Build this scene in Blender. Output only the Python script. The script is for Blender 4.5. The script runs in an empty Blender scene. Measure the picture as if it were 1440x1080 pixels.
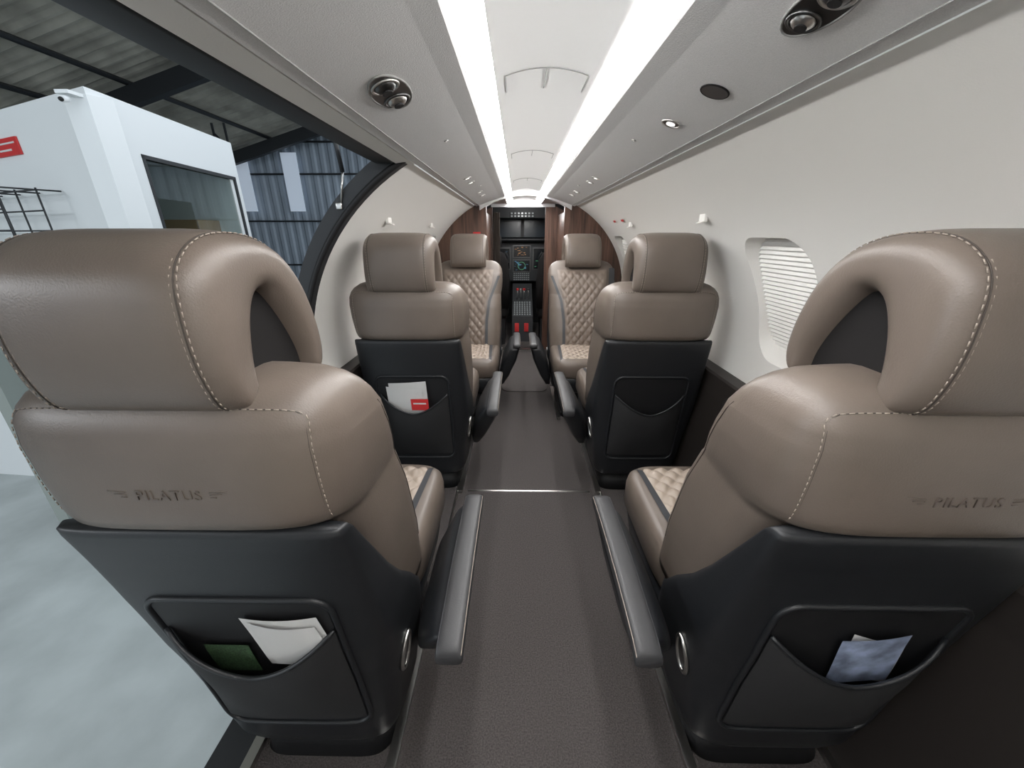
import bpy, bmesh, math, random
from mathutils import Vector, Matrix
import numpy as np
random.seed(4)
sc=bpy.context.scene
sc.view_settings.view_transform='Standard'
COL=sc.collection

# ------------------------------------------------------------------ materials
def mat(name,col,rough=.5,metal=0,noise=None,bump=None,emit=None,spec=None,coat=0):
    m=bpy.data.materials.new(name); m.use_nodes=True
    nt=m.node_tree; b=nt.nodes['Principled BSDF']
    b.inputs['Base Color'].default_value=(*col,1)
    b.inputs['Roughness'].default_value=rough
    b.inputs['Metallic'].default_value=metal
    if spec is not None: b.inputs['Specular IOR Level'].default_value=spec
    if coat: b.inputs['Coat Weight'].default_value=coat
    if emit:
        b.inputs['Emission Color'].default_value=(*emit[0],1); b.inputs['Emission Strength'].default_value=emit[1]
    tc=nt.nodes.new('ShaderNodeTexCoord')
    if noise: # (scale, amount, detail)
        n=nt.nodes.new('ShaderNodeTexNoise'); n.inputs['Scale'].default_value=noise[0]; n.inputs['Detail'].default_value=noise[2]
        nt.links.new(tc.outputs['Object'],n.inputs['Vector'])
        r=nt.nodes.new('ShaderNodeValToRGB')
        a=noise[1]
        r.color_ramp.elements[0].position=.3; r.color_ramp.elements[1].position=.7
        r.color_ramp.elements[0].color=(*[c*(1-a) for c in col],1)
        r.color_ramp.elements[1].color=(*[min(1,c*(1+a)) for c in col],1)
        nt.links.new(n.outputs['Fac'],r.inputs['Fac']); nt.links.new(r.outputs['Color'],b.inputs['Base Color'])
    if bump: # (scale, strength, dist)
        n=nt.nodes.new('ShaderNodeTexNoise'); n.inputs['Scale'].default_value=bump[0]; n.inputs['Detail'].default_value=3
        nt.links.new(tc.outputs['Object'],n.inputs['Vector'])
        bp=nt.nodes.new('ShaderNodeBump'); bp.inputs['Strength'].default_value=bump[1]; bp.inputs['Distance'].default_value=bump[2]
        nt.links.new(n.outputs['Fac'],bp.inputs['Height']); nt.links.new(bp.outputs['Normal'],b.inputs['Normal'])
    return m
LEA=mat('taupe_leather',(.122,.098,.081),.40,noise=(9,.07,4),bump=(420,.3,.001))
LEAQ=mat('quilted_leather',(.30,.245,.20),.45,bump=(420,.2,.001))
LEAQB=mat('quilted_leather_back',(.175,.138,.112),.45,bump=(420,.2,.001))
SEAM=mat('seam',(.05,.04,.033),.7)
STI=mat('thread',(.29,.245,.205),.7)
BLK=mat('black_trim',(.010,.011,.013),.45,bump=(500,.2,.0008))
BLK2=mat('black_recess',(.005,.005,.006),.6)
SUEDE=mat('dark_suede',(.012,.011,.011),.85,spec=.2)
GLEA=mat('grey_leather',(.034,.034,.036),.46,bump=(450,.25,.001))
STRP=mat('charcoal_stripe',(.035,.037,.042),.5)
CHR=mat('satin_metal',(.55,.54,.52),.28,1)
DCHR=mat('dark_chrome',(.12,.12,.12),.3,1)
CREAM=mat('cream_liner',(.80,.785,.75),.75,bump=(350,.25,.0012))
SOFF=mat('soffit_texture',(.62,.615,.61),.7,noise=(600,.07,2),bump=(500,.4,.0015))
WHITE=mat('ceiling_white',(.82,.82,.81),.6)
LIN=mat('line',(.28,.28,.27),.7)
CREASE=mat('shade_crease',(.5,.49,.46),.8)
STRIP=mat('led_strip',(1,1,1),.5,emit=((1,.99,.98),31))
SHADE=mat('pleated_shade',(.84,.83,.80),.8)
CARP=mat('carpet',(.078,.070,.068),.95,noise=(260,.35,4),bump=(320,.9,.004),spec=.1)
MATC=mat('galley_mat',(.10,.090,.088),.9,noise=(300,.2,4),spec=.1)
DARKF=mat('side_ledge_dark',(.022,.018,.016),.5)
PAPER=mat('paper',(.60,.60,.59),.7)
PAPB=mat('brochure',(.25,.30,.42),.4,noise=(30,.5,3))
RED=mat('red_print',(.55,.03,.03),.5)
GREEN=mat('green_mesh',(.025,.055,.022),.7,noise=(300,.7,2))
MESHP=mat('pocket_fabric',(.014,.014,.015),.75,bump=(900,.6,.001))
CONC=mat('polished_concrete',(.46,.50,.50),.22,noise=(2.4,.14,10),bump=(3,.1,.01))
OFFW=mat('office_white',(.72,.75,.76),.7)
BLUE=mat('blue_grey_sheet',(.32,.37,.43),.55,noise=(.7,.15,3))
ROOF=mat('roof_sheet',(.38,.36,.31),.7,noise=(1.5,.35,5))
STEEL=mat('dark_steel',(.02,.022,.025),.55)
CURT=mat('curtain',(.05,.038,.03),.9)
BOX=mat('cardboard',(.34,.22,.12),.8)

def wood():
    m=bpy.data.materials.new('walnut_veneer'); m.use_nodes=True; nt=m.node_tree; b=nt.nodes['Principled BSDF']
    tc=nt.nodes.new('ShaderNodeTexCoord'); mp=nt.nodes.new('ShaderNodeMapping'); mp.inputs['Scale'].default_value=(40,40,2.5)
    n=nt.nodes.new('ShaderNodeTexNoise'); n.inputs['Scale'].default_value=1.3; n.inputs['Detail'].default_value=6; n.inputs['Distortion'].default_value=.6
    r=nt.nodes.new('ShaderNodeValToRGB')
    r.color_ramp.elements[0].position=.3; r.color_ramp.elements[1].position=.72
    r.color_ramp.elements[0].color=(.04,.019,.013,1); r.color_ramp.elements[1].color=(.15,.080,.055,1)
    nt.links.new(tc.outputs['Object'],mp.inputs['Vector']); nt.links.new(mp.outputs['Vector'],n.inputs['Vector'])
    nt.links.new(n.outputs['Fac'],r.inputs['Fac']); nt.links.new(r.outputs['Color'],b.inputs['Base Color'])
    b.inputs['Roughness'].default_value=.35
    return m
WOOD=wood()
def glass():
    m=bpy.data.materials.new('window_glass'); m.use_nodes=True; nt=m.node_tree
    for n in list(nt.nodes): nt.nodes.remove(n)
    o=nt.nodes.new('ShaderNodeOutputMaterial'); mx=nt.nodes.new('ShaderNodeMixShader'); t=nt.nodes.new('ShaderNodeBsdfTransparent'); g=nt.nodes.new('ShaderNodeBsdfGlossy')
    g.inputs['Roughness'].default_value=.02; t.inputs['Color'].default_value=(.75,.82,.8,1); mx.inputs['Fac'].default_value=.14
    nt.links.new(t.outputs[0],mx.inputs[1]); nt.links.new(g.outputs[0],mx.inputs[2]); nt.links.new(mx.outputs[0],o.inputs['Surface'])
    return m
GLASS=glass()
def screen(name,c,s): return mat(name,(.02,.02,.02),.3,emit=(c,s))

# ------------------------------------------------------------------ helpers
def empty(name,loc=(0,0,0)):
    e=bpy.data.objects.new(name,None); e.location=loc; e.empty_display_size=.1; COL.objects.link(e); return e
def mk(name,verts,faces,m,parent=None,smooth=True,xf=None,recalc=True,angle=None):
    if xf: verts=[xf(v) for v in verts]
    me=bpy.data.meshes.new(name); me.from_pydata([tuple(v) for v in verts],[],faces)
    if recalc:
        bm=bmesh.new(); bm.from_mesh(me); bmesh.ops.recalc_face_normals(bm,faces=bm.faces); bm.to_mesh(me); bm.free()
    me.materials.append(m)
    if smooth:
        me.polygons.foreach_set('use_smooth',[True]*len(me.polygons))
        if angle is not None:
            try: me.set_sharp_from_angle(angle=angle)
            except Exception: pass
    o=bpy.data.objects.new(name,me); COL.objects.link(o)
    if parent: o.parent=parent
    return o
def rings_mesh(rings,cap=True,closed=True):
    V=[];F=[];n=len(rings[0])
    for r in rings: V+=list(r)
    for i in range(len(rings)-1):
        for j in range(n if closed else n-1):
            a=i*n+j;b=i*n+(j+1)%n
            F.append((a,b,b+n,a+n))
    if cap and closed:
        F.append(tuple(range(n))); F.append(tuple(range((len(rings)-1)*n,len(rings)*n)))
    return V,F
def sgnp(c,e): return math.copysign(abs(c)**e,c)
def ring(z,w,yr,yf,n=5,N=56,cx=0,k=0):
    cy=(yr+yf)/2;d=(yf-yr)/2;out=[]
    for q in range(N):
        t=2*math.pi*q/N
        y=cy+d*sgnp(math.sin(t),2/n)
        out.append((cx+w*sgnp(math.cos(t),2/n)*(1-k*(yf-y)/(yf-yr)),y,z))
    return out
def box(name,lo,hi,m,parent=None,bev=.0,xf=None,seg=3):
    x0,y0,z0=lo;x1,y1,z1=hi
    V=[(x0,y0,z0),(x1,y0,z0),(x1,y1,z0),(x0,y1,z0),(x0,y0,z1),(x1,y0,z1),(x1,y1,z1),(x0,y1,z1)]
    F=[(0,3,2,1),(4,5,6,7),(0,1,5,4),(1,2,6,5),(2,3,7,6),(3,0,4,7)]
    o=mk(name,V,F,m,parent,smooth=False,xf=xf)
    if bev:
        md=o.modifiers.new('b','BEVEL'); md.width=bev; md.segments=seg
        o.data.polygons.foreach_set('use_smooth',[True]*len(o.data.polygons))
        md.harden_normals=False
    return o
def multibox(name,boxes,m,parent=None,xf=None):
    V=[];F=[]
    for lo,hi in boxes:
        b=len(V);x0,y0,z0=lo;x1,y1,z1=hi
        V+=[(x0,y0,z0),(x1,y0,z0),(x1,y1,z0),(x0,y1,z0),(x0,y0,z1),(x1,y0,z1),(x1,y1,z1),(x0,y1,z1)]
        F+=[tuple(b+i for i in f) for f in [(0,3,2,1),(4,5,6,7),(0,1,5,4),(1,2,6,5),(2,3,7,6),(3,0,4,7)]]
    return mk(name,V,F,m,parent,smooth=False,xf=xf)
def tube_data(paths,r,N=8,closed=False):
    V=[];F=[]
    for P in paths:
        P=[Vector(p) for p in P];rs=[];b=len(V)
        L=len(P);up=None
        for i,p in enumerate(P):
            if closed: t=P[(i+1)%L]-P[i-1]
            else: t=P[min(i+1,L-1)]-P[max(i-1,0)]
            t.normalize()
            if up is None:
                a=Vector((0,0,1)) if abs(t.z)<.9 else Vector((1,0,0)); up=t.cross(a).normalized()
            up=(up-t*up.dot(t)).normalized(); s=t.cross(up)
            rs+= [p+r*(math.cos(q)*up+math.sin(q)*s) for q in [2*math.pi*k/N for k in range(N)]]
        V+=rs
        for i in range(L if closed else L-1):
            for j in range(N):
                a=b+i*N+j;c=b+i*N+(j+1)%N
                d=b+((i+1)%L)*N+(j+1)%N;e=b+((i+1)%L)*N+j
                F.append((a,c,d,e))
        if not closed:
            F.append(tuple(b+k for k in range(N))); F.append(tuple(b+(L-1)*N+k for k in range(N)))
    return V,F
def tube(name,P,r,m,parent=None,xf=None,N=8,closed=False):
    V,F=tube_data([P],r,N,closed); return mk(name,V,F,m,parent,xf=xf)
def tubes(name,Ps,r,m,parent=None,xf=None,N=6,closed=False):
    V,F=tube_data(Ps,r,N,closed); return mk(name,V,F,m,parent,xf=xf)
def dashes(path,dl=.0060,sp=.0095):
    P=[Vector(p) for p in path];out=[];s=0;nxt=0
    for a,b in zip(P[:-1],P[1:]):
        L=(b-a).length
        if L<1e-6: continue
        while nxt<s+L:
            t=(nxt-s)/L;p=a.lerp(b,t);d=(b-a)/L
            out.append([p,p+d*dl]); nxt+=sp
        s+=L
    return out
def interp(tab,z):
    zs=[t[0] for t in tab]
    return [float(np.interp(z,zs,[t[i] for t in tab])) for i in range(1,len(tab[0]))]
def grid(name,nu,nv,f,m,parent=None,xf=None,smooth=True):
    V=[f(i/nu,j/nv) for j in range(nv+1) for i in range(nu+1)]
    F=[(j*(nu+1)+i,j*(nu+1)+i+1,(j+1)*(nu+1)+i+1,(j+1)*(nu+1)+i) for j in range(nv) for i in range(nu)]
    return mk(name,V,F,m,parent,xf=xf,smooth=smooth)
def catmull(P,n=8):
    P=[Vector(p) for p in P];out=[]
    for i in range(len(P)-1):
        p0=P[max(i-1,0)];p1=P[i];p2=P[i+1];p3=P[min(i+2,len(P)-1)]
        for k in range(n):
            t=k/n
            out.append(.5*((2*p1)+(p2-p0)*t+(2*p0-5*p1+4*p2-p3)*t*t+(3*p1-p0-3*p2+p3)*t**3))
    out.append(P[-1]); return out

# ------------------------------------------------------------------ SEAT
BACK=[(.40,.228,.13,.400),(.55,.237,.105,.368),(.70,.238,.065,.325),(.78,.235,.035,.290),(.787,.235,.014,.286),(.795,.236,.005,.283),(.81,.239,.001,.276),(.835,.242,0,.266),
      (.87,.245,.0,.248),(.92,.245,.0,.220),(.95,.239,.003,.196),(.97,.229,.010,.178),(.985,.215,.02,.162),(.997,.195,.035,.145),(1.004,.17,.052,.128),(1.007,.12,.068,.11)]
NB=4.2; KB=.10
SHELL=[(.09,.178,.115,.30),(.10,.190,.104,.32),(.12,.200,.097,.33),(.20,.212,.088,.345),(.30,.224,.078,.36),(.38,.233,.070,.335),(.46,.236,.058,.27),(.53,.234,.050,.205),(.60,.231,.040,.155),(.70,.226,.025,.095),(.77,.221,.012,.055),(.781,.219,.012,.045),(.785,.215,.016,.04)]
NS=5.0; KS=.06
def rear(tab,n,x,z,off=0):
    w,yr,yf=interp(tab,z);d=(yf-yr)/2;cy=(yf+yr)/2
    w*=1-(KB if tab is BACK else KS)
    q=min(.999,abs(x)/w)
    return cy-d*(1-q**n)**(1/n)-off
def front(tab,n,x,z,off=0):
    w,yr,yf=interp(tab,z);d=(yf-yr)/2;cy=(yf+yr)/2
    q=min(.999,abs(x)/w)
    return cy+d*(1-q**n)**(1/n)+off
def onside(tab,n,k,y,z,off):
    w,yr,yf=interp(tab,z);d=(yf-yr)/2;cy=(yf+yr)/2;q=min(.98,abs(y-cy)/d); return w*(1-q**n)**(1/n)*(1-k*(yf-y)/(yf-yr))+off
def quilt(a,b,s): return abs(math.sin(math.pi*(a+b*.8)/s)*math.sin(math.pi*(a-b*.8)/s))**.6

def seat(cx,y0,ax,f,pocket='papers',near=False):
    S=empty('passenger_seat',(cx,y0,0))
    X=lambda v:(ax*v[0],f*v[1],v[2])
    zs=sorted(set([t[0] for t in BACK]+list(np.linspace(.42,.98,30))))
    V,F=rings_mesh([ring(z,*interp(BACK,z),n=NB,k=KB) for z in zs]); mk('backrest_leather',V,F,LEA,S,xf=X)
    zs=sorted(set([t[0] for t in SHELL]+list(np.linspace(.12,.77,30))))
    V,F=rings_mesh([ring(z,*interp(SHELL,z),n=NS,k=KS) for z in zs]); mk('backrest_shell',V,F,BLK,S,xf=X)
    outer=catmull([(0,.040,.966),(0,.004,.982),(0,-.014,1.03),(0,-.018,1.09),(0,-.008,1.148),(0,.034,1.181),(0,.100,1.186),(0,.162,1.168),(0,.208,1.124),(0,.234,1.060),(0,.239,1.00),(0,.222,.965)],6)
    inner=catmull([(0,.056,.964),(0,.058,.99),(0,.064,1.02),(0,.076,1.055),(0,.092,1.085),(0,.106,1.101),(0,.120,1.106),(0,.134,1.098),(0,.157,1.068),(0,.178,1.033),(0,.192,1.00),(0,.197,.968)],6)
    W=.132;rs=[];L=len(outer);N=64;out=[]; NX=5.4
    for i in range(L):
        o_=outer[i];n_=inner[i];p=(o_+n_)/2;nrm=(o_-n_);th=nrm.length/2;nrm.normalize()
        e=min(1,(min(i,L-1-i)+.5)/4.0); e=math.sqrt(max(.04,1-(1-e)**2))
        s=i/(L-1)
        ww=W*(.93+.07*e)*(1-.06*s); tt=th*e
        rs.append([tuple(p+Vector((ww*sgnp(math.cos(q),2/NX),0,0))+nrm*tt*sgnp(math.sin(q),2/2.9)) for q in [2*math.pi*k/N for k in range(N)]])
        out.append((p,nrm,th,ww))
    V,F=rings_mesh(rs); mk('headrest_pad',V,F,LEA,S,xf=X)
    ins=[(y,z) for y,z in [(.045,.975),(.055,1.05),(.09,1.115),(.15,1.11),(.185,1.05),(.205,.975)]]
    hw=.096
    V=[(-hw,y,z) for y,z in ins]+[(hw,y,z) for y,z in ins];n=len(ins)
    F=[tuple(range(n)),tuple(range(n,2*n))]+[(i,(i+1)%n,(i+1)%n+n,i+n) for i in range(n)]
    mk('headrest_side_insert',V,F,SUEDE,S,smooth=False,xf=X)
    st=[];sm=[]
    for sx in (-1,1):
        P=[]
        for (p,nrm,th,ww) in out[4:-5]:
            x=.102;q=x/ww
            P.append(p+Vector((sx*x,0,0))+nrm*(th*(1-q**NX)**(1/2.9)+.0004))
        sm.append(P); st+=dashes([q+Vector((-sx*.004,0,0)) for q in P]); st+=dashes([q+Vector((sx*.004,0,0)) for q in P])
    for sx in (-1,1):
        P=[(sx*.191,rear(BACK,NB,.191,z,.0002),z) for z in np.linspace(.80,.955,24)]
        P+= [(sx*xx,rear(BACK,NB,xx,zz,.0003),zz) for xx,zz in [(.188,.963),(.180,.970),(.16,.974),(.13,.976),(.10,.977)]]
        sm.append(P)
        st+=dashes([Vector(p)+Vector((sx*.004,-.0002,0)) for p in P]);
    sm.append([(x,rear(BACK,NB,x,.976,.0003),.976) for x in np.linspace(-.10,.10,12)])
    for sx in (-1,1):
        P=[]
        for z in np.linspace(.50,.93,24):
            w,yr,yf=interp(BACK,z); y=yf-.055
            P.append((sx*onside(BACK,NB,KB,y,z,.0003),y,z))
        sm.append(P)
    tubes('seams',sm,.0009,SEAM,S,xf=X,N=5)
    tubes('stitching',st,.00085,STI,S,xf=X,N=4)
    def bx(z): return float(np.interp(z,[.44,.62,.75,.86,.95],[.115,.118,.13,.165,.175]))
    def fq(u,v):
        z=.44+v*.51; x=(2*u-1)*bx(z)
        e=min(1,min(u,1-u)*14,min(v,1-v)*14)
        return (x,front(BACK,NB,x,z,.003+.011*quilt(x,z,.052)*e),z)
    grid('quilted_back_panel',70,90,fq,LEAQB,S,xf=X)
    for sx in (-1,1):
        def fs(u,v,sx=sx):
            z=.44+v*.47; x=sx*(float(np.interp(z,[.44,.62,.75,.86,.91],[.118,.122,.140,.184,.204]))+u*.018)
            return (x,front(BACK,NB,x,z,.008),z)
        grid('backrest_stripe',2,40,fs,STRP,S,xf=X)
    if f<0:
        def fb(u,v):
            z=.46+v*.50; x=-(.165+.045*v)+ (u-.5)*.042
            return (x,front(BACK,NB,min(.22,abs(x)),z,.016),z)
        grid('shoulder_belt',3,30,fb,STRP,S,xf=X)
        box('belt_buckle',(-.20,.40,.462),(-.14,.43,.480),CHR,S,xf=X)
    rs=[]
    for z,e in [(.315,.03),(.32,.012),(.34,0),(.40,0),(.425,.004),(.440,.014),(.447,.03)]:
        rs.append(ring(z,.222-e,.27,.735-e*1.3,n=6))
    V,F=rings_mesh(rs); mk('seat_cushion',V,F,LEA,S,xf=X)
    def zc(y): return .447-.03*max(0,(y-.66)/.06)**2
    def fc(u,v):
        y=.30+v*.41; hw=.145+.02*v; x=(2*u-1)*hw; e=min(1,min(u,1-u)*14,min(v,1-v)*14)
        return (x,y,zc(y)+.002+.013*quilt(x,y,.052)*e)
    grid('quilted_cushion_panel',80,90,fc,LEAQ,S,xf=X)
    for sx in (-1,1):
        def fs(u,v,sx=sx):
            y=.30+v*.41; x=sx*(.146+.022*v+u*.022*(1-.3*v)); return (x,y,zc(y)+.0045)
        grid('cushion_stripe',2,30,fs,STRP,S,xf=X)
    V,F=rings_mesh([ring(z,w,a,b,n=7) for z,w,a,b in [(.20,.17,.20,.66),(.23,.20,.17,.70),(.315,.212,.16,.725),(.325,.20,.17,.715)]]); mk('seat_pan',V,F,BLK,S,xf=X)
    V,F=rings_mesh([ring(z,w,a,b,n=7) for z,w,a,b in [(.0,.165,.12,.62),(.05,.16,.14,.62),(.08,.14,.17,.58),(.22,.14,.19,.60)]]); mk('pedestal',V,F,BLK2,S,xf=X)
    multibox('floor_rail_fitting',[((sx*.17-.012,.08,.002),(sx*.17+.012,.66,.018)) for sx in (-1,1)],CHR,S,xf=X)
    # armrest (aisle side)
    ap=catmull([(.337,.062,.440),(.339,.10,.458),(.341,.25,.476),(.342,.40,.479),(.342,.500,.472)],6);rs=[]
    for i,p in enumerate(ap):
        e=min(1,(min(i,len(ap)-1-i)+.4)/2.0);e=math.sqrt(1-(1-e)**2)
        rs.append([(p.x+.0265*(.8+.2*e)*sgnp(math.cos(q),.55),p.y,p.z+.017*e*sgnp(math.sin(q),.75)) for q in [2*math.pi*k/32 for k in range(32)]])
    V,F=rings_mesh(rs); mk('armrest_pad',V,F,GLEA,S,xf=X)
    for sx in (-1,1): tube('armrest_piping',[(p.x+sx*.0235,p.y,p.z+.011) for p in ap[1:-1]],.0010,STI if sx>0 else STRP,S,xf=X)
    rs=[]
    for z,x0,x1,ya,yb in [(.17,.215,.25,.28,.42),(.24,.215,.29,.22,.46),(.36,.242,.343,.14,.485),(.440,.285,.362,.10,.495),(.452,.30,.360,.10,.495)]:
        rs.append(ring(z,(x1-x0)/2,ya,yb,n=5,N=40,cx=(x0+x1)/2))
    V,F=rings_mesh(rs); mk('armrest_side_panel',V,F,BLK,S,xf=X)
    O=[(.215,.160+.020*math.cos(t)+.006*math.sin(t),.325+.045*math.sin(t)) for t in [2*math.pi*k/28 for k in range(28)]]
    O=[(onside(SHELL,NS,KS,y,z,.003),y,z) for x,y,z in O]
    tube('release_handle_bezel',O,.005,CHR,S,xf=X,closed=True)
    C=[(x+.001,y,z) for x,y,z in O]; mk('release_handle_cup',C,[tuple(range(28))],DCHR,S,xf=X)
    # pocket
    def rr(hx,z0,z1,r,off,n=7):
        P=[]
        for cxx,czz,a0 in [(hx-r,z1-r,0),(-hx+r,z1-r,90),(-hx+r,z0+r,180),(hx-r,z0+r,270)]:
            for k in range(n):
                a=math.radians(a0+90*k/(n-1)); P.append((cxx+r*math.cos(a),czz+r*math.sin(a)))
        Q=[]
        for i in range(len(P)):
            a=P[i];b=P[(i+1)%len(P)];d=math.hypot(a[0]-b[0],a[1]-b[1]);m_=max(1,int(d/.02))
            for k in range(m_): Q.append((a[0]+(b[0]-a[0])*k/m_,a[1]+(b[1]-a[1])*k/m_))
        return [(x,rear(SHELL,NS,x,z,off),z) for x,z in Q]
    tube('pocket_frame',rr(.155,.20,.625,.035,.001),.0055,BLK,S,xf=X,closed=True)
    def fr(u,v):
        z=.215+v*.40; x=(2*u-1)*.147; return (x,rear(SHELL,NS,x,z,.0015),z)
    grid('pocket_shade_panel',16,20,fr,BLK2,S,xf=X)  # flush panel, no real recess: the hollow's shade is in its darker colour
    def lip(u): return .455+.085*abs(2*u-1)**1.6
    def fp(u,v):
        x=(2*u-1)*.147; z=.225+v*(lip(u)-.225); b=(1-abs(2*u-1)**3)
        return (x,rear(SHELL,NS,x,z,.004+.040*b*math.sin(math.pi*min(1,v*.62+.02))),z)
    grid('pocket_mesh',30,20,fp,MESHP,S,xf=X)
    tube('pocket_elastic',[fp(u,1) for u in np.linspace(0,1,31)],.004,BLK,S,xf=X)
    def sheet(name,x0,x1,z0,z1,tilt,m,off,curl=.0,sk=0):
        def g(u,v):
            x=x0+u*(x1-x0)+sk*v; z=z0+v*(z1-z0)+tilt*(u-.5)
            return (x,rear(SHELL,NS,min(.17,abs(x)),max(.12,z),off+curl*math.sin(u*3.1)*v),z)
        grid(name,12,12,g,m,S,xf=X)
    if pocket=='papers':
        sheet('paper_bag_back',.010,.142,.44,.582,.004,PAPER,.006,.006,-.014)
        sheet('paper_bag',.025,.138,.44,.568,-.012,PAPER,.010,.008,-.016)
        sheet('green_pouch',-.09,-.01,.42,.505,0,GREEN,.010)
    elif pocket=='brochures':
        sheet('brochure',-.10,.0,.42,.545,.03,PAPER,.008,.004,.02)
        sheet('brochure_back',-.085,.02,.42,.560,-.02,PAPB,.014,.004,.02)
    elif pocket=='stack':
        sheet('documents',-.10,.06,.42,.60,.01,PAPER,.010,.006)
        sheet('documents_front',-.11,.04,.42,.575,-.012,PAPER,.016,.006)
        sheet('red_band',-.01,.065,.47,.525,.0,RED,.026)
        sheet('red_band_text',-.0,.055,.50,.507,.0,PAPER,.0275)
    if near:
        EMB=mat('emboss',(.100,.080,.066),.45)
        cu=bpy.data.curves.new('embossed_logo','FONT'); cu.body='PILATUS'; cu.size=.022; cu.align_x='CENTER'; cu.extrude=.0007; cu.space_character=1.12
        cu.materials.append(EMB)
        t=bpy.data.objects.new('embossed_logo',cu); COL.objects.link(t); t.parent=S
        t.rotation_euler=(math.radians(90),0,0); t.location=(0,rear(BACK,NB,0,.862,.0006),.850)
        wl=[]
        for s in (-1,1):
            for k in range(3):
                wl.append([(s*.056,rear(BACK,NB,0,.862,.0002),.862-.004*k),(s*(.080-.008*k),rear(BACK,NB,0,.862,.0),.864-.005*k)])
        tubes('logo_wings',wl,.0007,EMB,S)
    return S
seat(-.522,.415,1,1,'papers',True)
seat(.524,.415,-1,1,'brochures',True)
seat(-.505,1.475,1,1,'stack')
seat(.508,1.475,-1,1,'none')
seat(-.405,3.02,1,-1,'none')
seat(.395,3.02,-1,-1,'none')

# ------------------------------------------------------------------ CABIN SHELL
def prof(th): return (.82*math.cos(th),.72+.77*math.sin(th))
TH1=math.acos(.400/.82)
def wallpts(off=0):
    P=[(.70,0),(.735,.12),(.770,.28),(.797,.44),(.814,.60)]
    P+= [prof(TH1*k/22) for k in range(23)]
    if off:
        Q=[]
        for i,p in enumerate(P):
            a=P[max(i-1,0)];b=P[min(i+1,len(P)-1)];tx,tz=b[0]-a[0],b[1]-a[1];l=math.hypot(tx,tz)
            Q.append((p[0]+tz/l*off,p[1]-tx/l*off))
        return Q
    return P
def wall(name,side,y0,y1,wins):
    A=wallpts();B=wallpts(.06)
    loop=[(side*x,z) for x,z in A]+[(side*x,z) for x,z in reversed(B)]
    ys=list(np.linspace(y0,y1,5))
    V,F=rings_mesh([[(x,y,z) for x,z in loop] for y in ys])
    o=mk(name,V,F,CREAM,None,smooth=True,angle=math.radians(35))
    for wy in wins:
        P=[];hx=.145;hz=.195;r=.080
        for sx,sz,a0 in [(1,1,0),(-1,1,90),(-1,-1,180),(1,-1,270)]:
            for k in range(8):
                a=math.radians(a0+90*k/7); P.append((sx*(hx-r)+r*math.cos(a),sz*(hz-r)+r*math.sin(a)))
        th=math.asin((.980-.72)/.77); cx,cz=prof(th)
        nx,nz=math.cos(th)*.77,math.sin(th)*.82; l=math.hypot(nx,nz);nx/=l;nz/=l
        rr_=[]
        for d,sc_ in ((-.08,1.22),(.020,1.0),(.12,1.0)):
            rr_.append([(side*(cx+nx*d-nz*q*sc_),wy+p*sc_,cz+nz*d+nx*q*sc_) for p,q in P])
        Vc,Fc=rings_mesh(rr_); c=mk('cut',Vc,Fc,CREAM)
        md=o.modifiers.new('w','BOOLEAN'); md.operation='DIFFERENCE'; md.object=c; md.solver='EXACT'
        dg=bpy.context.evaluated_depsgraph_get(); me=bpy.data.meshes.new_from_object(o.evaluated_get(dg))
        o.modifiers.clear(); o.data=me; bpy.data.objects.remove(c)
        W=empty('window_shade',(side*(cx+nx*.017),wy,cz+nz*.017))
        nP=28
        V=[];F=[]
        for j in range(nP*2+1):
            q=-.205+.41*j/(nP*2); dd=.0065 if j%2 else 0
            for p in (-.15,.15): V.append((side*(nx*dd-nz*q),p,nz*dd+nx*q))
        for j in range(nP*2): F.append((2*j,2*j+1,2*j+3,2*j+2))
        mk('pleats',V,F,SHADE,W,smooth=False)
        tubes('pleat_creases',[[(side*(nx*.003-nz*q),-.15,nz*.003+nx*q),(side*(nx*.003-nz*q),.15,nz*.003+nx*q)] for q in [-.205+.41*j/nP for j in range(nP)]],.0009,CREASE,W,N=4)
    me=o.data
    me.polygons.foreach_set('use_smooth',[True]*len(me.polygons))
    try: me.set_sharp_from_angle(angle=math.radians(30))
    except Exception: pass
    return o
YJ=1.38; YP=3.32
wall('wall_right',1,-.75,YP,[.31,1.21,2.12,3.0])
wall('wall_left',-1,YJ,YP,[2.12,2.95])
wall('wall_left_aft',-1,-.75,-.35,[])
box('wall_aft',(-.86,-.80,0),(.86,-.75,1.52),CREAM)
# floor
box('floor',(-.71,-.75,-.05),(.71,5.6,0),CARP)
box('floor_structure',(-.71,-.75,-.25),(.90,5.6,-.052),STEEL)
box('trim_floor_seam',(-.30,1.57,.0),(.30,1.580,.003),CHR)
def matf():
    P=ring(0,.19,2.86,3.95,n=9,N=48); V,F=rings_mesh([P,[(x,y,.008) for x,y,z in P]]); mk('galley_floor_mat',V,F,MATC,smooth=False)
matf()
box('trim_threshold',(-.30,4.06,0),(.22,4.13,.012),CHR)
box('cargo_door_sill',(-.80,-.35,-.10),(-.712,YJ,-.002),STEEL)
tubes('seat_track',[[(s*x,-.6,.003),(s*x,2.8,.003)] for s in (-1,1) for x in (.35,.69)],.006,CHR)
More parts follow.
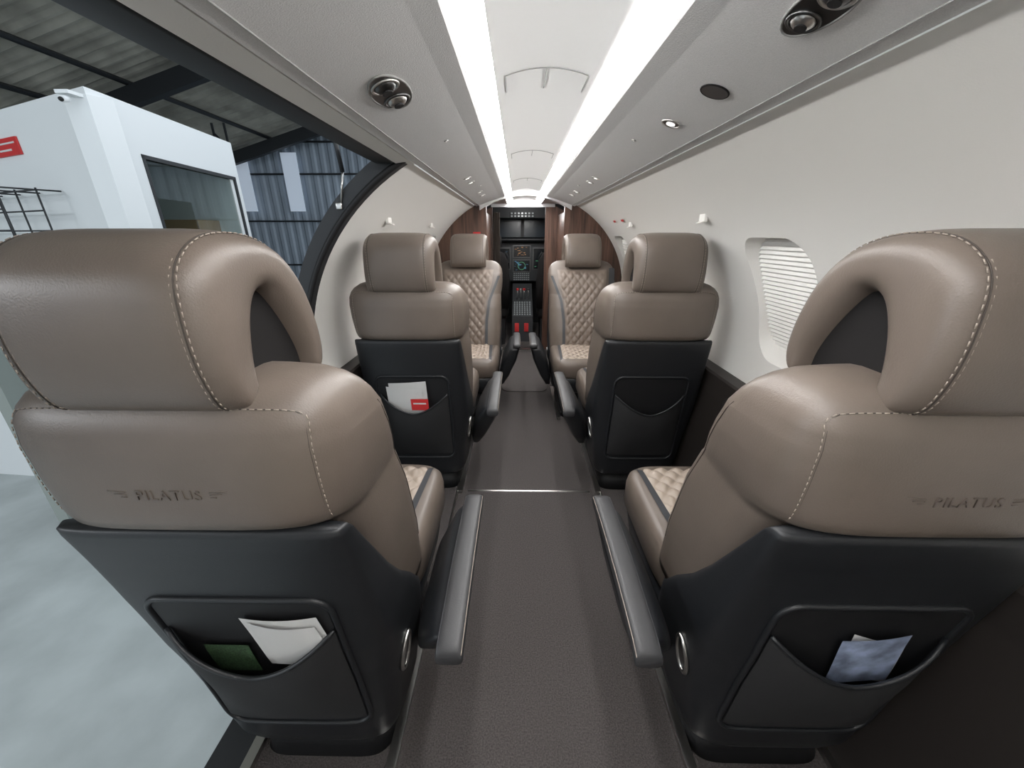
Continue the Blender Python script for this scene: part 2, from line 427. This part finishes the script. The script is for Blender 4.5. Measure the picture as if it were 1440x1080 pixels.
# ceiling
def ext(name,pts,y0,y1,m,t=.0,smooth=True,ny=1):
    V=[];F=[];n=len(pts)
    ys=np.linspace(y0,y1,ny+1)
    for y in ys: V+=[(x,y,z) for x,z in pts]
    for j in range(ny):
        for i in range(n-1): F.append((j*n+i,j*n+i+1,(j+1)*n+i+1,(j+1)*n+i))
    return mk(name,V,F,m,smooth=smooth)
CW=.110
def czz(x): return 1.488+.022*(1-(x/CW)**2)
cp=[(x,czz(x)) for x in np.linspace(-CW,CW,17)]
cpt=cp+[(x,z+.012) for x,z in reversed(cp)]+[cp[0]]
ext('ceiling',cpt,-.75,4.1,WHITE)
XO=.392
for s,nm in ((-1,'left'),(1,'right')):
    P=[(.160,1.478),(.157,1.462),(.163,1.456),(.20,1.447),(XO-.022,1.391),(XO-.008,1.387),(XO,1.392),(XO,1.41),(.160,1.478)]
    ext('ceiling_soffit_'+nm,[(s*x,z) for x,z in P],-.75,YP+.02,SOFF,smooth=False)
    ext('ceiling_light_strip_'+nm,[(s*.108,1.491),(s*.132,1.488),(s*.159,1.465),(s*.160,1.476),(s*.135,1.498),(s*.108,1.498),(s*.108,1.491)],-.70,4.05,STRIP,smooth=False)
    tube('trim_soffit_'+nm,[(s*(XO-.03),-.74,1.3925),(s*(XO-.03),YP,1.3925)],.0012,LIN)
ext('trim_door_header',[(-XO,1.390),(-.434,1.383),(-.440,1.387),(-.440,1.42),(-XO,1.42),(-XO,1.390)],-.40,YJ+.02,CREAM,smooth=False)
box('cargo_door_header_beam',(-.500,-.40,1.384),(-.441,YJ-.04,1.430),STEEL,bev=.004)
def jamb():
    A=wallpts(.0);B=wallpts(.058)
    i0=1
    loop=[(-x,z) for x,z in A[i0:]]+[(-x,z) for x,z in reversed(B[i0:])]
    V,F=rings_mesh([[(x,y,z) for x,z in loop] for y in (YJ-.035,YJ-.002)])
    return mk('trim_door_jamb',V,F,STEEL,smooth=False)
jamb()
tube('trim_door_seal',[(-x,YJ-.037,z) for x,z in wallpts(.008)[2:]],.010,BLK2)
def strut():
    S=empty('door_gas_strut',(0,0,0))
    tube('cylinder',[(-.60,1.30,1.47),(-.60,1.33,1.36)],.007,STEEL,S)
    tube('rod',[(-.60,1.33,1.36),(-.625,1.345,1.27)],.004,CHR,S)
    box('bracket',(-.64,1.335,1.255),(-.62,1.346,1.275),CHR,S,bev=.003)
strut()
for s,nm,y0 in ((-1,'left',YJ+.01),(1,'right',-.7)):
    P=[(.698,.001),(.748,.56),(.750,.642),(.757,.65),(.814,.65),(.800,.50),(.785,.38),(.762,.28),(.728,.12),(.698,.001)]
    ext('trim_side_ledge_'+nm,[(s*x,z) for x,z in P],y0,YP-.02,DARKF,smooth=False)
# ---- ceiling fittings
def sframe(s,t,y):
    a=Vector((s*.20,0,1.447)); b=Vector((s*(XO-.022),0,1.391))
    p=a.lerp(b,t*1.05); p.y=y; d=(b-a).normalized(); n=Vector((-s*abs(d.z),0,-abs(d.x))).normalized()
    return p,d,n
def disc(name,s,t,y,r,m,parent,off=.001,ry=None,depth=.004):
    p,d,n=sframe(s,t,y);ry=ry or r;N=28
    a=[p+n*off+d*r*math.cos(q)+Vector((0,ry*math.sin(q),0)) for q in [2*math.pi*k/N for k in range(N)]]
    V,F=rings_mesh([[v-n*depth for v in a],a]); return mk(name,V,F,m,parent,smooth=False)
def rimt(name,s,t,y,r,m,parent,off=.001,ry=None,tr=.002):
    p,d,n=sframe(s,t,y);ry=ry or r;N=28
    return tube(name,[p+n*off+d*r*math.cos(q)+Vector((0,ry*math.sin(q),0)) for q in [2*math.pi*k/N for k in range(N)]],tr,m,parent,closed=True)
EM=screen('lamp_lens',(1,.97,.92),1.5)
def ball(name,s,t,y,r,m,parent,off=0):
    p,d,n=sframe(s,t,y); V=[];F=[];N=20;rs=[]
    for j in range(1,8):
        a=math.pi/2*j/7.5
        rs.append([p+n*(r*.6*math.cos(a)+off)+(d*math.cos(q)+Vector((0,1,0))*math.sin(q))*r*math.sin(a) for q in [2*math.pi*k/N for k in range(N)]])
    V,F=rings_mesh(rs); return mk(name,V,F,m,parent)
def psu(s,y,t,k=1.0):
    E=empty('overhead_service_unit',(0,0,0))
    disc('recess',s,t,y,.026*k,DCHR,E,.0015,ry=.060*k)
    rimt('bezel',s,t,y,.026*k,LIN,E,.001,ry=.060*k,tr=.0018)
    for dy,nm in ((-.027*k,'air_gasper'),(.027*k,'reading_light')):
        rimt(nm+'_ring',s,t,y+dy,.018*k,DCHR if dy>0 else CHR,E,.002,tr=.0025)
        ball(nm,s,t,y+dy,.015*k,CHR if dy>0 else DCHR,E,.0)
        disc(nm+'_aperture',s,t,y+dy,.007*k,BLK2,E,.0095*k)
psu(-1,.83,.50,1.3); psu(1,.565,.46,1.0)
sp=empty('ceiling_speaker'); disc('grille',1,.50,.83,.024,mat('grille',(.06,.052,.05),.6),sp,.002); rimt('rim',1,.50,.83,.0245,SUEDE,sp,.001,tr=.0015)
def downl(s,t,y,r=.012):
    E=empty('reading_light'); rimt('rim',s,t,y,r,CHR,E,.001,tr=.0022); disc('bowl',s,t,y,r,DCHR,E,.0015); disc('lens',s,t,y,r*.5,EM,E,.003)
downl(1,.50,1.04,.020)
for y in (1.95,2.1,2.55,2.75): downl(1,.5,y,.017); downl(-1,.5,y,.017)
for s in (-1,1):
    for y in (1.25,2.3):
        downl(s,.35,y,.004)
for yb in (1.0,1.85,2.7):
    h_=.088
    xs=np.linspace(-h_,h_,15); zq=lambda x: czz(x)-.001
    tubes('ceiling_hatch',[[(x,yb,zq(x)) for x in xs],[(-h_,yb-.0,zq(h_)),(-h_,yb+.10,zq(h_))],[(h_,yb,zq(h_)),(h_,yb+.10,zq(h_))],[(0,yb,zq(0)),(0,yb+.12,zq(0))]],.0010,LIN)
for s in (-1,1):
    for y in (1.75,2.6) if s<0 else (1.50,2.45):
        th=math.asin((1.235-.72)/.77);x,z=prof(th)
        E=empty('coat_hook',(s*(x-.006),y,z))
        box('plate',(-.008,-.022,-.014),(.006,.022,.014),CREAM,E,bev=.003)
        tube('hook_bar',[(-s*.006,-.018,-.01),(-s*.018,-.012,-.016),(-s*.018,.012,-.016),(-s*.006,.018,-.01)],.0025,CREAM,E)
for y in (2.55,2.75):
    th=math.asin((1.26-.72)/.77);x,z=prof(th); E=empty('safety_placard',(x-.004,y,z))
    mk('label',[(.0,-.03,-.006),(.0,.03,-.006),(-.009,.03,.006),(-.009,-.03,.006)],[(0,1,2,3)],RED,E,smooth=False)
# ------------------------------------------------------------------ partition + galley
def partition(name,y0,y1,xl,xr):
    A=wallpts()
    def clip(side,xe):
        P=[(x,z) for x,z in A if x>abs(xe)]
        L=[(side*x,z) for x,z in P]+[(side*.30,1.44)] if abs(xe)<.30 else [(side*x,z) for x,z in P]
        zt=1.47-.12*abs(xe)
        return L+[(xe,zt),(xe,0)]
    E=empty(name)
    for side,xe,nm in ((-1,xl,'left_leaf'),(1,xr,'right_leaf')):
        L=clip(side,xe); n=len(L)
        V=[(x,y0,z) for x,z in L]+[(x,y1,z) for x,z in L]
        F=[tuple(range(n)),tuple(range(n,2*n))]+[(i,(i+1)%n,(i+1)%n+n,i+n) for i in range(n)]
        mk(nm,V,F,WOOD,E,smooth=False)
    return E
GP=partition('galley_partition',YP,YP+.04,-.31,.31)
partition('cockpit_bulkhead',4.10,4.14,-.31,.21)
box('galley_cabinet',(-.70,YP+.05,.0),(-.33,4.08,1.36),WOOD,bev=.006)
box('wardrobe_cabinet',(.33,YP+.05,.0),(.70,4.08,1.36),WOOD,bev=.006)
arch=[(x,1.46-.10*(abs(x)/.36)**2.2) for x in np.linspace(-.36,.36,19)]
ap_=arch+[(x,z+.05) for x,z in reversed(arch)]
V,F=rings_mesh([[(x,y,z) for x,z in ap_] for y in (YP-.03,YP+.05)]); mk('trim_arch',V,F,SOFF,smooth=False)
box('trim_door_header_panel',(-.32,4.095,1.43),(.30,4.099,1.56),SOFF)
box('placard',(-.42,YP-.004,1.18),(-.36,YP-.001,1.20),RED,GP)
V=[];F=[]
n=40
for i in range(n+1):
    x=-.30+.065*i/n; y=4.04+.014*math.sin(i*1.1)
    V+=[(x,y,.02),(x,y,1.38)]
for i in range(n): F.append((2*i,2*i+2,2*i+3,2*i+1))
mk('curtain',V,F,CURT)
# cockpit
def cockpit():
    PAN=mat('panel_grey',(.035,.037,.040),.55)
    E=empty('instrument_panel',(0,5.05,0))
    box('panel_face',(-.62,0,.62),(.62,.12,1.10),PAN,E,bev=.02)
    V,F=rings_mesh([ring(z,w,a,b,n=4) for z,w,a,b in [(1.10,.62,-.10,.2),(1.13,.60,-.12,.2),(1.15,.5,-.05,.2)]]); mk('glareshield',V,F,BLK,E)
    sc1=screen('scr_a',(.10,.30,.5),.7); sc2=screen('scr_b',(.6,.28,.08),.55); sc3=screen('scr_g',(.10,.42,.2),.7); key=screen('keys',(.5,.55,.55),.30)
    frames=[];
    for x0,x1,z0,z1,m in [(-.11,.09,.92,1.05,sc2),(-.11,.09,.75,.88,sc1),(-.50,-.16,.78,1.02,sc1),(.14,.48,.78,1.02,sc3)]:
        frames.append(((x0-.012,-.012,z0-.012),(x1+.012,-.001,z1+.012)))
        g=mat('scr_bg',(.01,.012,.015),.2); box('display_glass',(x0,-.015,z0),(x1,-.0125,z1),g,E)
        bb=[];rnd=random.Random(int(x0*100)+int(z0*100))
        for k in range(18):
            a=rnd.uniform(x0+.01,x1-.04);b=rnd.uniform(z0+.01,z1-.012);bb.append(((a,-.0165,b),(a+rnd.uniform(.008,.03),-.0152,b+rnd.uniform(.002,.006))))
        multibox('display_symbols',bb,m,E)
        if z0==.75:
            N=24; tube('compass_ring',[(-.01+.045*math.cos(2*math.pi*k/N),-.017,.815+.045*math.sin(2*math.pi*k/N)) for k in range(N)],.002,sc3,E,closed=True)
    multibox('display_bezels',frames,DCHR,E)
    bb=[((-.11+.026*i,-.01,.64+.026*j),(-.095+.026*i,0,.650+.026*j)) for i in range(8) for j in range(4)]
    multibox('keypad_buttons',bb,key,E)
    P=empty('centre_pedestal',(0,4.43,0))
    V=[(-.12,0,0),(.12,0,0),(.12,.6,0),(-.12,.6,0),(-.12,0,.30),(.12,0,.30),(.12,.6,.60),(-.12,.6,.60)]
    mk('pedestal_body',V,[(0,3,2,1),(4,5,6,7),(0,1,5,4),(1,2,6,5),(2,3,7,6),(3,0,4,7)],PAN,P,smooth=False)
    zt=lambda y:.30+.5*y
    bb=[((-.10+.03*i,.02+.035*j,zt(.035*j)),(-.085+.03*i,.035+.035*j,zt(.035*j)+.022)) for i in range(7) for j in range(7)]
    multibox('pedestal_keys',bb,key,P)
    for x,m in ((-.06,RED),(.02,RED),(.07,DCHR),(-.02,CHR)):
        tube('lever',[(x,.30,.44),(x,.26,.56)],.006,CHR,P); tube('lever_knob',[(x-.014,.26,.57),(x+.014,.26,.57)],.014,m,P)
    box('red_guard',(-.09,-.012,.12),(-.04,-.001,.22),RED,P,bev=.005); box('red_guard_right',(.02,-.012,.12),(.07,-.001,.22),RED,P,bev=.005)
    for x in (-.30,.32):
        Y=empty('control_yoke',(x,4.72,.90))
        tube('column',[(0,.19,-.02),(0,.02,0)],.018,BLK,Y)
        tube('wheel',catmull([(-.09,0,.09),(-.13,0,.03),(-.11,0,-.04),(-.04,0,-.05),(.04,0,-.05),(.11,0,-.04),(.13,0,.03),(.09,0,.09)],6),.014,BLK,Y)
        box('hub',(-.035,-.02,-.05),(.035,.02,.01),BLK,Y,bev=.008)
    for s in (-1,1):
        Q=empty('pilot_seat',(s*.35,4.20,0))
        V,F=rings_mesh([ring(z,w,a,b,n=4) for z,w,a,b in [(.42,.20,.06,.16),(.7,.21,.03,.13),(.92,.19,.0,.09),(1.0,.15,.0,.08),(1.02,.1,.02,.06)]]); mk('back',V,F,SUEDE,Q)
        V,F=rings_mesh([ring(z,w,.01,.09,n=4) for z,w in [(1.04,.09),(1.06,.12),(1.16,.12),(1.2,.09)]]); mk('headrest',V,F,SUEDE,Q)
        V,F=rings_mesh([ring(z,w,a,b,n=5) for z,w,a,b in [(.30,.17,.08,.45),(.34,.19,.06,.48),(.42,.19,.06,.48),(.45,.17,.08,.46)]]); mk('cushion',V,F,SUEDE,Q)
        box('base',(-.15,.1,0),(.15,.45,.3),BLK2,Q)
    W=empty('windshield',(0,5.3,0))
    box('centre_post',(-.02,0,1.12),(.02,.05,1.5),BLK,W)
    box('brow',(-.7,-.5,1.36),(.7,.05,1.49),BLK2,W)
    mk('pane',[(-.7,.03,1.1),(.7,.03,1.1),(.7,.03,1.5),(-.7,.03,1.5)],[(0,1,2,3)],mat('dim_glass',(.06,.08,.10),.15),W,smooth=False)
    bb=[((-.14+.04*i,-.53,1.37+.03*j),(-.12+.04*i,-.502,1.385+.03*j)) for i in range(7) for j in range(2)]
    multibox('overhead_switches',bb,key,W)
    box('wall_cockpit_left',(-.80,4.15,0),(-.74,5.6,1.5),BLK2)
    box('wall_cockpit_right',(.74,4.15,0),(.80,5.6,1.5),BLK2)
    box('wall_cockpit_front',(-.8,5.5,0),(.8,5.6,1.5),BLK2)
    box('ceiling_cockpit',(-.8,4.15,1.50),(.8,5.6,1.55),BLK2)
    l=bpy.data.lights.new('cockpit_fill_light','POINT'); l.energy=5; l.shadow_soft_size=.04  # added fill light to brighten the cockpit, not a real fixture
    o=bpy.data.objects.new('cockpit_fill_light',l); o.location=(0,4.4,1.42); COL.objects.link(o)
cockpit()
for s,nm in ((-1,'left'),(1,'right')):
    box('wall_vestibule_'+nm,(s*.80 if s<0 else .74,YP+.04,0),(s*.74 if s<0 else .80,4.12,1.5),CREAM)
    box('ceiling_vestibule_'+nm,(min(s*.162,s*.80),YP+.05,1.46),(max(s*.162,s*.80),4.12,1.50),WHITE)

# ------------------------------------------------------------------ HANGAR
G=-1.22
V=[(-40,-25,G),(30,-25,G),(30,30,G),(-40,30,G)]
mk('ground_hangar_floor',V,[(0,1,2,3)],CONC,smooth=False)
C=Vector((-2.04,2.09,0)); dL=Vector((-2.4,1,0)).normalized(); dR=Vector((-.12,1,0)).normalized()
TOP=1.18+.60
O=empty('hangar_office',(0,0,0))
Epos=C+dR*1.17; Lf=C+dL*6
def wallq(name,a,b,z0,z1,m,th=.10,nrm=None):
    d=(b-a).normalized(); n=Vector((d.y,-d.x,0)) if nrm is None else nrm
    V=[]
    for z in (z0,z1):
        for p in (a,b,b-n*th,a-n*th): V.append((p.x,p.y,z))
    return mk(name,V,[(0,1,2,3),(4,5,6,7),(0,1,5,4),(1,2,6,5),(2,3,7,6),(3,0,4,7)],m,O,smooth=False)
nL=Vector((-.385,-.923,0)); nR=Vector((.993,.119,0))
wallq('left_face',C,Lf,G,TOP,OFFW,nrm=nL)
a=C+dR*.23; b=C+dR*1.12
wallq('face_a',C,a,G,TOP,OFFW,nrm=nR); wallq('face_b',b,Epos,G,TOP,OFFW,nrm=nR)
wallq('face_under',a,b,G,.45,OFFW,nrm=nR); wallq('face_over',a,b,1.58,TOP,OFFW,nrm=nR)
wallq('far_face',Epos,Epos+Vector((-5,.4,0)),G,TOP,OFFW,nrm=Vector((0,1,0)))
R=[C,Epos,Epos+Vector((-5,.4,0)),Lf]
V=[(p.x,p.y,TOP) for p in R]+[(p.x,p.y,TOP+.03) for p in R]
mk('roof_slab',V,[(0,1,2,3),(4,5,6,7),(0,1,5,4),(1,2,6,5),(2,3,7,6),(3,0,4,7)],OFFW,O,smooth=False)
Wn=empty('window_1')
def wb(p0,p1,z0,z1,m,nm,off=.004,th=.03):
    n=nR; V=[]
    for z in (z0,z1):
        for p in (p0+n*off,p1+n*off,p1-n*th,p0-n*th): V.append((p.x,p.y,z))
    return mk(nm,V,[(0,1,2,3),(4,5,6,7),(0,1,5,4),(1,2,6,5),(2,3,7,6),(3,0,4,7)],m,Wn,smooth=False)
wb(a,a+dR*.02,.45,1.58,STEEL,'frame_side'); wb(b-dR*.02,b,.45,1.58,STEEL,'frame_side_far'); wb(a,b,1.56,1.58,STEEL,'frame_top'); wb(a,b,.45,.47,STEEL,'frame_bottom')
p0=a-nR*.02;p1=b-nR*.02
mk('pane',[(p0.x,p0.y,.46),(p1.x,p1.y,.46),(p1.x,p1.y,1.57),(p0.x,p0.y,1.57)],[(0,1,2,3)],GLASS,Wn,smooth=False)
box('wall_office_interior',(-4.0,2.6,G),(-3.9,3.4,TOP),mat('office_in',(.26,.29,.27),.8))
box('office_desk_cabinet',(-2.75,2.95,G),(-2.35,3.2,1.28),BOX)
box('desk_printer',(-2.72,2.7,G),(-2.42,2.9,1.20),STEEL)
E=empty('wall_monitor'); box('screen',(-2.9,3.28,1.36),(-2.45,3.31,1.52),STEEL,E,bev=.008); box('bracket',(-2.7,3.31,1.40),(-2.65,3.36,1.45),STEEL,E)
def onL(s,z,off): 
    p=C+dL*s+nL*off; return Vector((p.x,p.y,z))
def flat(name,s0,s1,z0,z1,m,off=.01,par=None):
    V=[onL(s0,z0,off),onL(s1,z0,off),onL(s1,z1,off),onL(s0,z1,off)]+[onL(s0,z0,.001),onL(s1,z0,.001),onL(s1,z1,.001),onL(s0,z1,.001)]
    return mk(name,V,[(0,1,2,3),(4,5,6,7),(0,1,5,4),(1,2,6,5),(2,3,7,6),(3,0,4,7)],m,par,smooth=False)
E=empty('warning_sign'); flat('board',.82,1.25,1.595,1.680,RED,.01,E)
flat('lettering',.85,1.2,1.650,1.658,PAPER,.012,E); flat('lettering_low',.91,1.06,1.617,1.626,PAPER,.012,E)
sh=[]
for off in (.10,.24):
    for z in (1.40,1.30,1.20,1.08):
        sh.append([onL(.55,z,off),onL(1.8,z,off)])
    for s in (.55,.80,1.05,1.3,1.6): sh.append([onL(s,1.06,off),onL(s,1.41,off)])
for z in (1.40,1.08):
    for s in (.55,.80,1.05,1.3): sh.append([onL(s,z,.005),onL(s,z,.24)])
tubes('wire_shelf',sh,.0045,STEEL)
E=empty('security_camera'); p=onL(.02,1.76,.06)
box('mount',(p.x-.03,p.y-.02,1.765),(p.x+.03,p.y+.05,1.779),OFFW,E); tube('body',[p+Vector((0,0,-.01)),p+Vector((.02,-.05,-.025))],.013,OFFW,E,N=14); tube('lens',[p+Vector((.02,-.05,-.025)),p+Vector((.022,-.056,-.028))],.009,BLK2,E,N=14)
V=[];F=[];n=400
for i in range(n+1):
    x=-16+20*i/n; y=14+.05*(1 if (i//3)%2 else 0); V+=[(x,y,G),(x,y,6.5)]
for i in range(n): F.append((2*i,2*i+2,2*i+3,2*i+1))
mk('wall_hangar_back',V,F,BLUE,smooth=False)
tubes('trim_wall_girt',[[(-16,13.9,z),(4,13.9,z)] for z in (.2,1.6,3.0,3.9)],.030,STEEL)
LT=mat('daylight_panel',(.55,.62,.7),.5,emit=((.7,.8,.95),.30))
multibox('window_translucent_panels',[((x,13.86,1.9),(x+.5,13.88,3.6)) for x in (-9.2,-7.6)],LT)
multibox('wall_side_cladding',[((-16.1,-20,G),(-16,14,4.0))],BLUE)
def lattice(x,y):
    Ps=[];h0,h1=G,3.2
    for dx in (-.12,.12): Ps.append([(x+dx,y,h0),(x+dx,y,h1)])
    z=h0;k=0
    while z<h1-.25:
        Ps.append([(x-.12,y,z),(x+.12,y,z+.25)] if k%2 else [(x+.12,y,z),(x-.12,y,z+.25)]); z+=.25;k+=1
    tubes('lattice_column',Ps,.022,STEEL)
lattice(-5.9,8.7)
def rz(x): return 1.18+2.42+.28*(x+8.9)
V=[];F=[];n=520
for i in range(n+1):
    y=-10+24.2*i/n; d=.035*math.sin(i*1.35)
    for x in (-17,-1,): V.append((x,y,rz(x)+d))
for i in range(n): F.append((2*i,2*i+1,2*i+3,2*i+2))
mk('ceiling_hangar_roof',V,F,ROOF,smooth=False)
tubes('roof_purlins',[[(x,-8,rz(x)-.12),(x,14,rz(x)-.12)] for x in np.arange(-15,-1,1.25)],.05,STEEL,N=4)
def rafter(y):
    V=[]
    for x in (-17,-1):
        for dy,dz in ((-.08,-.18),(.08,-.18),(.08,-.50),(-.08,-.50)): V.append((x,y+dy,rz(x)+dz))
    return mk('roof_rafter',V,[(0,1,2,3),(4,5,6,7),(0,1,5,4),(1,2,6,5),(2,3,7,6),(3,0,4,7)],STEEL,smooth=False)
for y in (4.6,8.8,13.2): rafter(y)

# ------------------------------------------------------------------ light + world
w=bpy.data.worlds.new('world'); sc.world=w; w.use_nodes=True
bg=w.node_tree.nodes['Background']; bg.inputs[0].default_value=(.84,.92,1,1); bg.inputs[1].default_value=1.6
def area(name,loc,rot,sx,sy,p,col=(1,1,1)):
    l=bpy.data.lights.new(name,'AREA'); l.shape='RECTANGLE'; l.size=sx; l.size_y=sy; l.energy=p; l.color=col
    o=bpy.data.objects.new(name,l); o.location=loc; o.rotation_euler=rot; COL.objects.link(o); return o
area('hangar_lamp',(-6.5,-3,2.2),(math.radians(25),0,math.radians(-60)),2.5,1.2,200,(.9,.95,1))

cam=bpy.data.cameras.new('camera'); co=bpy.data.objects.new('camera',cam); COL.objects.link(co)
co.location=(-.06,0,1.18); co.rotation_euler=(math.radians(90-21.25),0,math.radians(.8))
cam.sensor_width=36; cam.lens=13.5; cam.clip_start=.02; cam.clip_end=200
sc.camera=co
